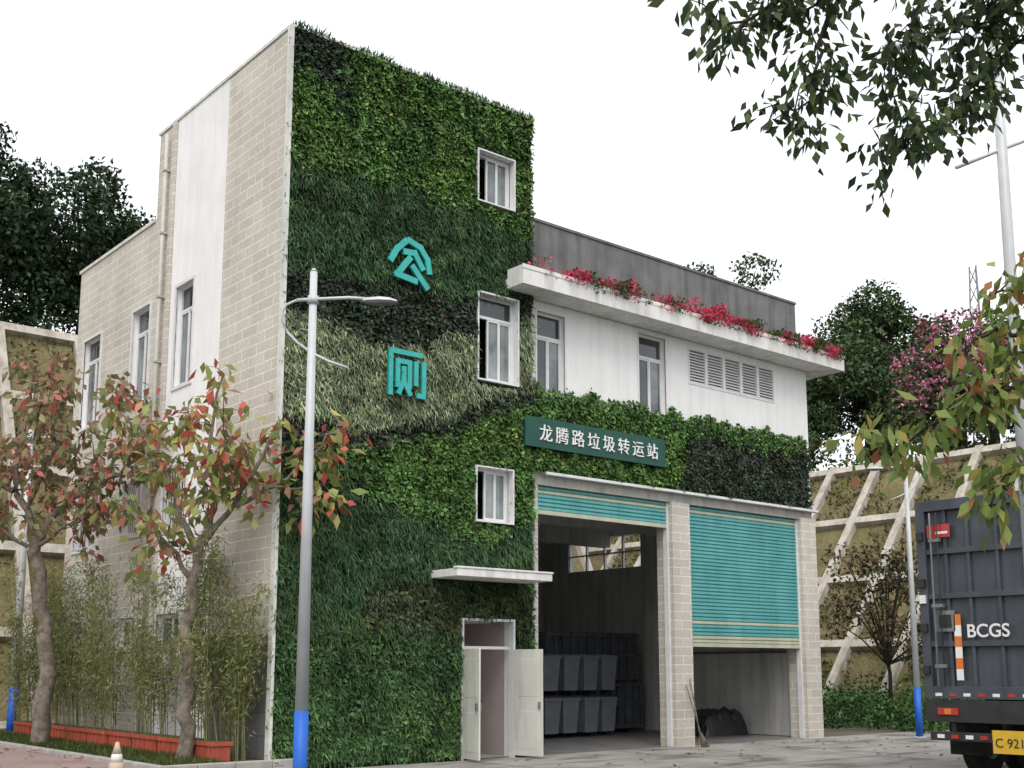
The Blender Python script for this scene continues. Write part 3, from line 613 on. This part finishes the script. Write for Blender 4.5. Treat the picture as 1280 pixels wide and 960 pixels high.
big_tree("small_tree",24.4,3.0,GZ,6.4,3.8,[(.07,.055,.04),(.06,.08,.03),(.10,.06,.045)],22,170,.18,tr=.022)
mb=MB(); o=Vector((72,24,12))
for a in (0,2.1,4.2): mb.tube([o+Vector((1.0*math.cos(a),1.0*math.sin(a),0)),o+Vector((.3*math.cos(a),.3*math.sin(a),20))],.07,M_steel,5)
for k in range(14):
    t=k/14; q=1-.7*t; c=o+Vector((0,0,20*t))
    for a in (0,2.1,4.2): mb.tube([c+Vector((q*math.cos(a),q*math.sin(a),0)),c+Vector((q*math.cos(a+2.1),q*math.sin(a+2.1),1.4))],.04,M_steel,4)
mb.build("radio_mast")
def tube_path(mb,pts,r0,r1,mat,n=8,j=.04):
    P=[Vector(p) for p in pts]; out=[]
    for i in range(len(P)-1):
        for k in range(4): out.append(P[i].lerp(P[i+1],k/4)+Vector((random.gauss(0,j),random.gauss(0,j),random.gauss(0,j)))*(1 if i+k else 0))
    out.append(P[-1]); m=len(out); mb.tube(out,[r0+(r1-r0)*(i/(m-1)) for i in range(m)],mat,n,False); return out
def limb_tree(name,org,limbs,pal,leafL,leafW,per,twigL,mat,bark,droop=.8,ntw=10,cl=.25):
    e=empty(name); mb=MB(); O=Vector(org)
    W=lambda p: O+Rv*p[0]+Fv*p[1]+Vector((0,0,p[2]))
    tips=[]
    for (pts,r0,r1,leafy) in limbs:
        o=tube_path(mb,[W(p) for p in pts],r0,r1,bark)
        if leafy:
            for k in range(int(ntw*leafy)):
                i=random.randint(int(len(o)*.35),len(o)-1); d=Vector((random.gauss(0,1),random.gauss(0,1),random.gauss(.1,.6))).normalized()
                q=o[i]+d*random.uniform(.4,1)*twigL; m=(o[i]+q)/2+Vector((0,0,.06))
                mb.tube([o[i],m,q],[r1*.8+.004,.007,.004],bark,4,False); tips+=[q,q,m]
            tips.append(o[-1])
    mb.build("trunk_and_limbs",e)
    pos=[];ctr=[]
    for t in tips:
        for k in range(random.randint(int(per*.5),int(per*1.3))): pos.append((t.x+random.gauss(0,cl*.5),t.y+random.gauss(0,cl*.5),t.z+random.gauss(0,cl*.45))); ctr.append(tuple(t))
    pos=np.array(pos);ctr=np.array(ctr);n=len(pos); out=pos-ctr
    ax=out*2/cl*.4+rng.normal(0,.4,(n,3))+np.array([0,0,-droop])
    pw=np.array([p[3] for p in pal]);pc=np.array([p[:3] for p in pal])
    col=pc[rng.choice(len(pal),n,p=pw/pw.sum())]*rng.uniform(.65,1.3,(n,1))
    leaves("foliage",pos,ax,rdir(n)+np.array([0,0,.6]),rng.uniform(.6,1.25,n)*leafL,rng.uniform(.8,1.15,n)*leafW,col,mat,e,.12,.5)
    return e
ALM=[(.30,.33,.11,4),(.20,.26,.08,4),(.42,.36,.13,2),(.50,.10,.08,1.7),(.48,.24,.12,1.4),(.30,.17,.10,1.2)]
main=[([(0,0,0),(.04,0,1.2),(-.02,.05,2.4),(.1,0,3.75)],.15,.10,0),
([(.1,0,3.7),(.35,.1,4.5),(.30,-.1,5.6),(.45,0,7.0)],.075,.02,1.2),([(.1,0,3.7),(-.4,.2,4.7),(-.9,.3,5.5),(-1.3,.2,6.1)],.07,.018,1.1),
([(.15,0,3.8),(.8,-.2,4.5),(1.3,-.2,5.5),(1.5,0,6.3)],.065,.018,1.1),([(.8,-.2,4.5),(1.7,-.3,5.0),(2.4,-.4,5.6),(2.7,-.3,5.9)],.05,.014,1),
([(1.3,-.2,4.8),(2.0,-.4,4.8),(2.6,-.5,4.6)],.03,.01,.7),([(0,0,3.2),(-.6,-.2,4.0),(-1.4,-.3,4.6)],.05,.014,.9),([(.35,.1,4.5),(-.2,.5,5.4),(-.4,.6,6.4)],.045,.014,1),([(.8,-.2,4.5),(.9,-.7,5.2),(.7,-.9,5.9)],.04,.012,.9)]
limb_tree("tropical_almond_tree",(-1.15,.9,-.02),main,ALM,.28,.145,5.2,.75,M_leaft,M_bark)
second=[([(0,0,0),(.05,0,1.5),(-.15,0,3.0),(-.35,0,4.4)],.2,.13,0),([(-.35,0,4.3),(.2,.1,5.2),(.9,.2,6.4),(1.3,.2,7.6)],.09,.02,1.3),([(-.35,0,4.3),(-.9,0,5.6),(-.8,.1,7.0),(-.6,0,8.2)],.09,.02,1.3),
([(.2,.1,5.2),(1.2,-.2,5.6),(2.0,-.2,6.3),(2.3,0,6.6)],.06,.015,1.3),([(-.9,0,5.4),(-1.8,.2,6.0),(-2.5,.1,6.9)],.06,.015,1.3),([(-.6,0,5),(.1,-.5,6.3),(.2,-.6,7.6)],.05,.015,1.3),([(-.3,0,4.2),(.5,-.5,4.6),(1.3,-.6,4.9)],.05,.015,1),([(-.5,0,4.2),(-1.3,-.5,4.8),(-2.0,-.6,5.1)],.05,.015,1)]
ALM2=[(.26,.25,.12,3),(.18,.21,.09,3),(.32,.20,.12,2),(.42,.12,.10,1.6),(.30,.18,.12,2)]
limb_tree("tropical_almond_tree",(-1.75,6.6,-.02),second,ALM2,.25,.13,8,.85,M_leaft,M_bark,ntw=12)
O9=(-10.23+.6428*9,-18.92+.766*9,0)
fg=[([(5.6,0,GZ),(5.5,.1,2.5),(5.3,0,4.8),(4.9,0,7.2),(4.6,0,8.6)],.2,.09,0),
([(4.9,0,7.2),(4.0,-.2,7.9),(3.0,-.1,7.6),(2.25,0,7.15),(1.6,.05,6.72)],.05,.008,1.3),
([(2.9,-.1,7.6),(2.7,.2,7.0),(2.55,.1,6.4),(2.35,.1,6.1)],.025,.006,1.4),
([(4.0,-.2,7.9),(3.5,.3,7.2),(3.4,.2,6.5),(3.25,.1,5.85)],.03,.006,1.8),
([(4.9,0,7.0),(4.4,.4,6.9),(3.9,.3,6.4),(3.6,.3,6.0)],.03,.006,1.5),
([(4.0,-.2,7.9),(3.3,-.5,7.7),(2.9,-.5,7.2)],.03,.006,1.5),([(4.9,0,7.2),(4.2,.2,7.4),(3.8,.3,7.0)],.03,.008,2.0),([(3.2,-.1,7.7),(2.6,.3,7.3),(2.1,.2,7.0)],.02,.006,1.2)]
limb_tree("banyan_tree",O9,fg,[(.04,.07,.03,4),(.065,.10,.035,3),(.10,.14,.045,1)],.145,.072,6.5,.36,M_leaft,M_bark2,.9,12,cl=.19)
O12=(-10.23+.6428*12,-18.92+.766*12,0)
fr=[([(6.6,0,GZ),(6.5,0,2.2),(6.3,.1,4.0),(6.2,0,6.0)],.16,.08,0),([(6.3,0,4.6),(5.7,.1,5.1),(5.2,.2,5.2),(4.75,.1,4.9)],.04,.01,1.2),
([(6.2,0,4.2),(5.4,-.2,4.7),(4.7,-.1,4.2),(4.1,0,3.95),(3.65,0,3.85)],.035,.007,1.3),([(6.2,0,5.4),(5.7,.3,5.8),(5.2,.2,5.6)],.04,.01,.8),([(6.3,0,3.6),(5.7,-.2,3.9),(5.2,-.1,3.6),(4.9,0,3.2)],.03,.007,.7),([(5.7,.1,5.1),(5.2,0,4.6),(4.8,0,4.3)],.02,.007,.9)]
limb_tree("tropical_almond_tree",O12,fr,[(.24,.30,.08,4),(.15,.23,.06,4),(.38,.31,.09,1.5),(.36,.15,.07,.5)],.23,.10,5.2,.38,M_leaft,M_bark2,1.0,10,cl=.22)
# ---------------------------------------------------------------- world, sun, camera
w=bpy.data.worlds.new("World"); S.world=w; w.use_nodes=True; nt=w.node_tree; nt.nodes.clear()
o=N(nt,"ShaderNodeOutputWorld"); sky=N(nt,"ShaderNodeTexSky",sky_type='NISHITA'); sky.sun_disc=False
EL=math.radians(52); AZ=math.radians(228)
sky.sun_elevation=EL; sky.sun_rotation=math.radians(90)-AZ; sky.dust_density=4
b1=N(nt,"ShaderNodeBackground",Strength=.06); nt.links.new(sky.outputs[0],b1.inputs[0])
b2=N(nt,"ShaderNodeBackground",Strength=1.18)
tc=N(nt,"ShaderNodeTexCoord"); nz=N(nt,"ShaderNodeTexNoise",Scale=1.6,Detail=5); nt.links.new(tc.outputs["Generated"],nz.inputs["Vector"])
nt.links.new(ramp(nt,nz.outputs["Fac"],[(.3,(.94,.935,.92)),(.7,(1,.995,.98))]),b2.inputs[0])
ad=N(nt,"ShaderNodeAddShader"); nt.links.new(b1.outputs[0],ad.inputs[0]); nt.links.new(b2.outputs[0],ad.inputs[1]); nt.links.new(ad.outputs[0],o.inputs[0])
sl=bpy.data.lights.new("sun","SUN"); sl.energy=1.5; sl.angle=math.radians(30); sl.color=(1,.97,.92)
so=link(bpy.data.objects.new("sun",sl)); d=Vector((math.cos(AZ)*math.cos(EL),math.sin(AZ)*math.cos(EL),math.sin(EL))); so.rotation_euler=d.to_track_quat('Z','Y').to_euler(); so.location=d*50
cam=bpy.data.cameras.new("camera"); cam.lens=41.0; cam.sensor_width=36; cam.shift_y=.0953; cam.clip_end=2000; cam.clip_start=.1
co=link(bpy.data.objects.new("camera",cam)); co.location=(-10.23,-18.92,1.6); co.rotation_euler=(math.radians(99.08),0,math.radians(-40)); S.camera=co
S.view_settings.view_transform='Standard'; S.view_settings.look='None'; S.view_settings.exposure=0
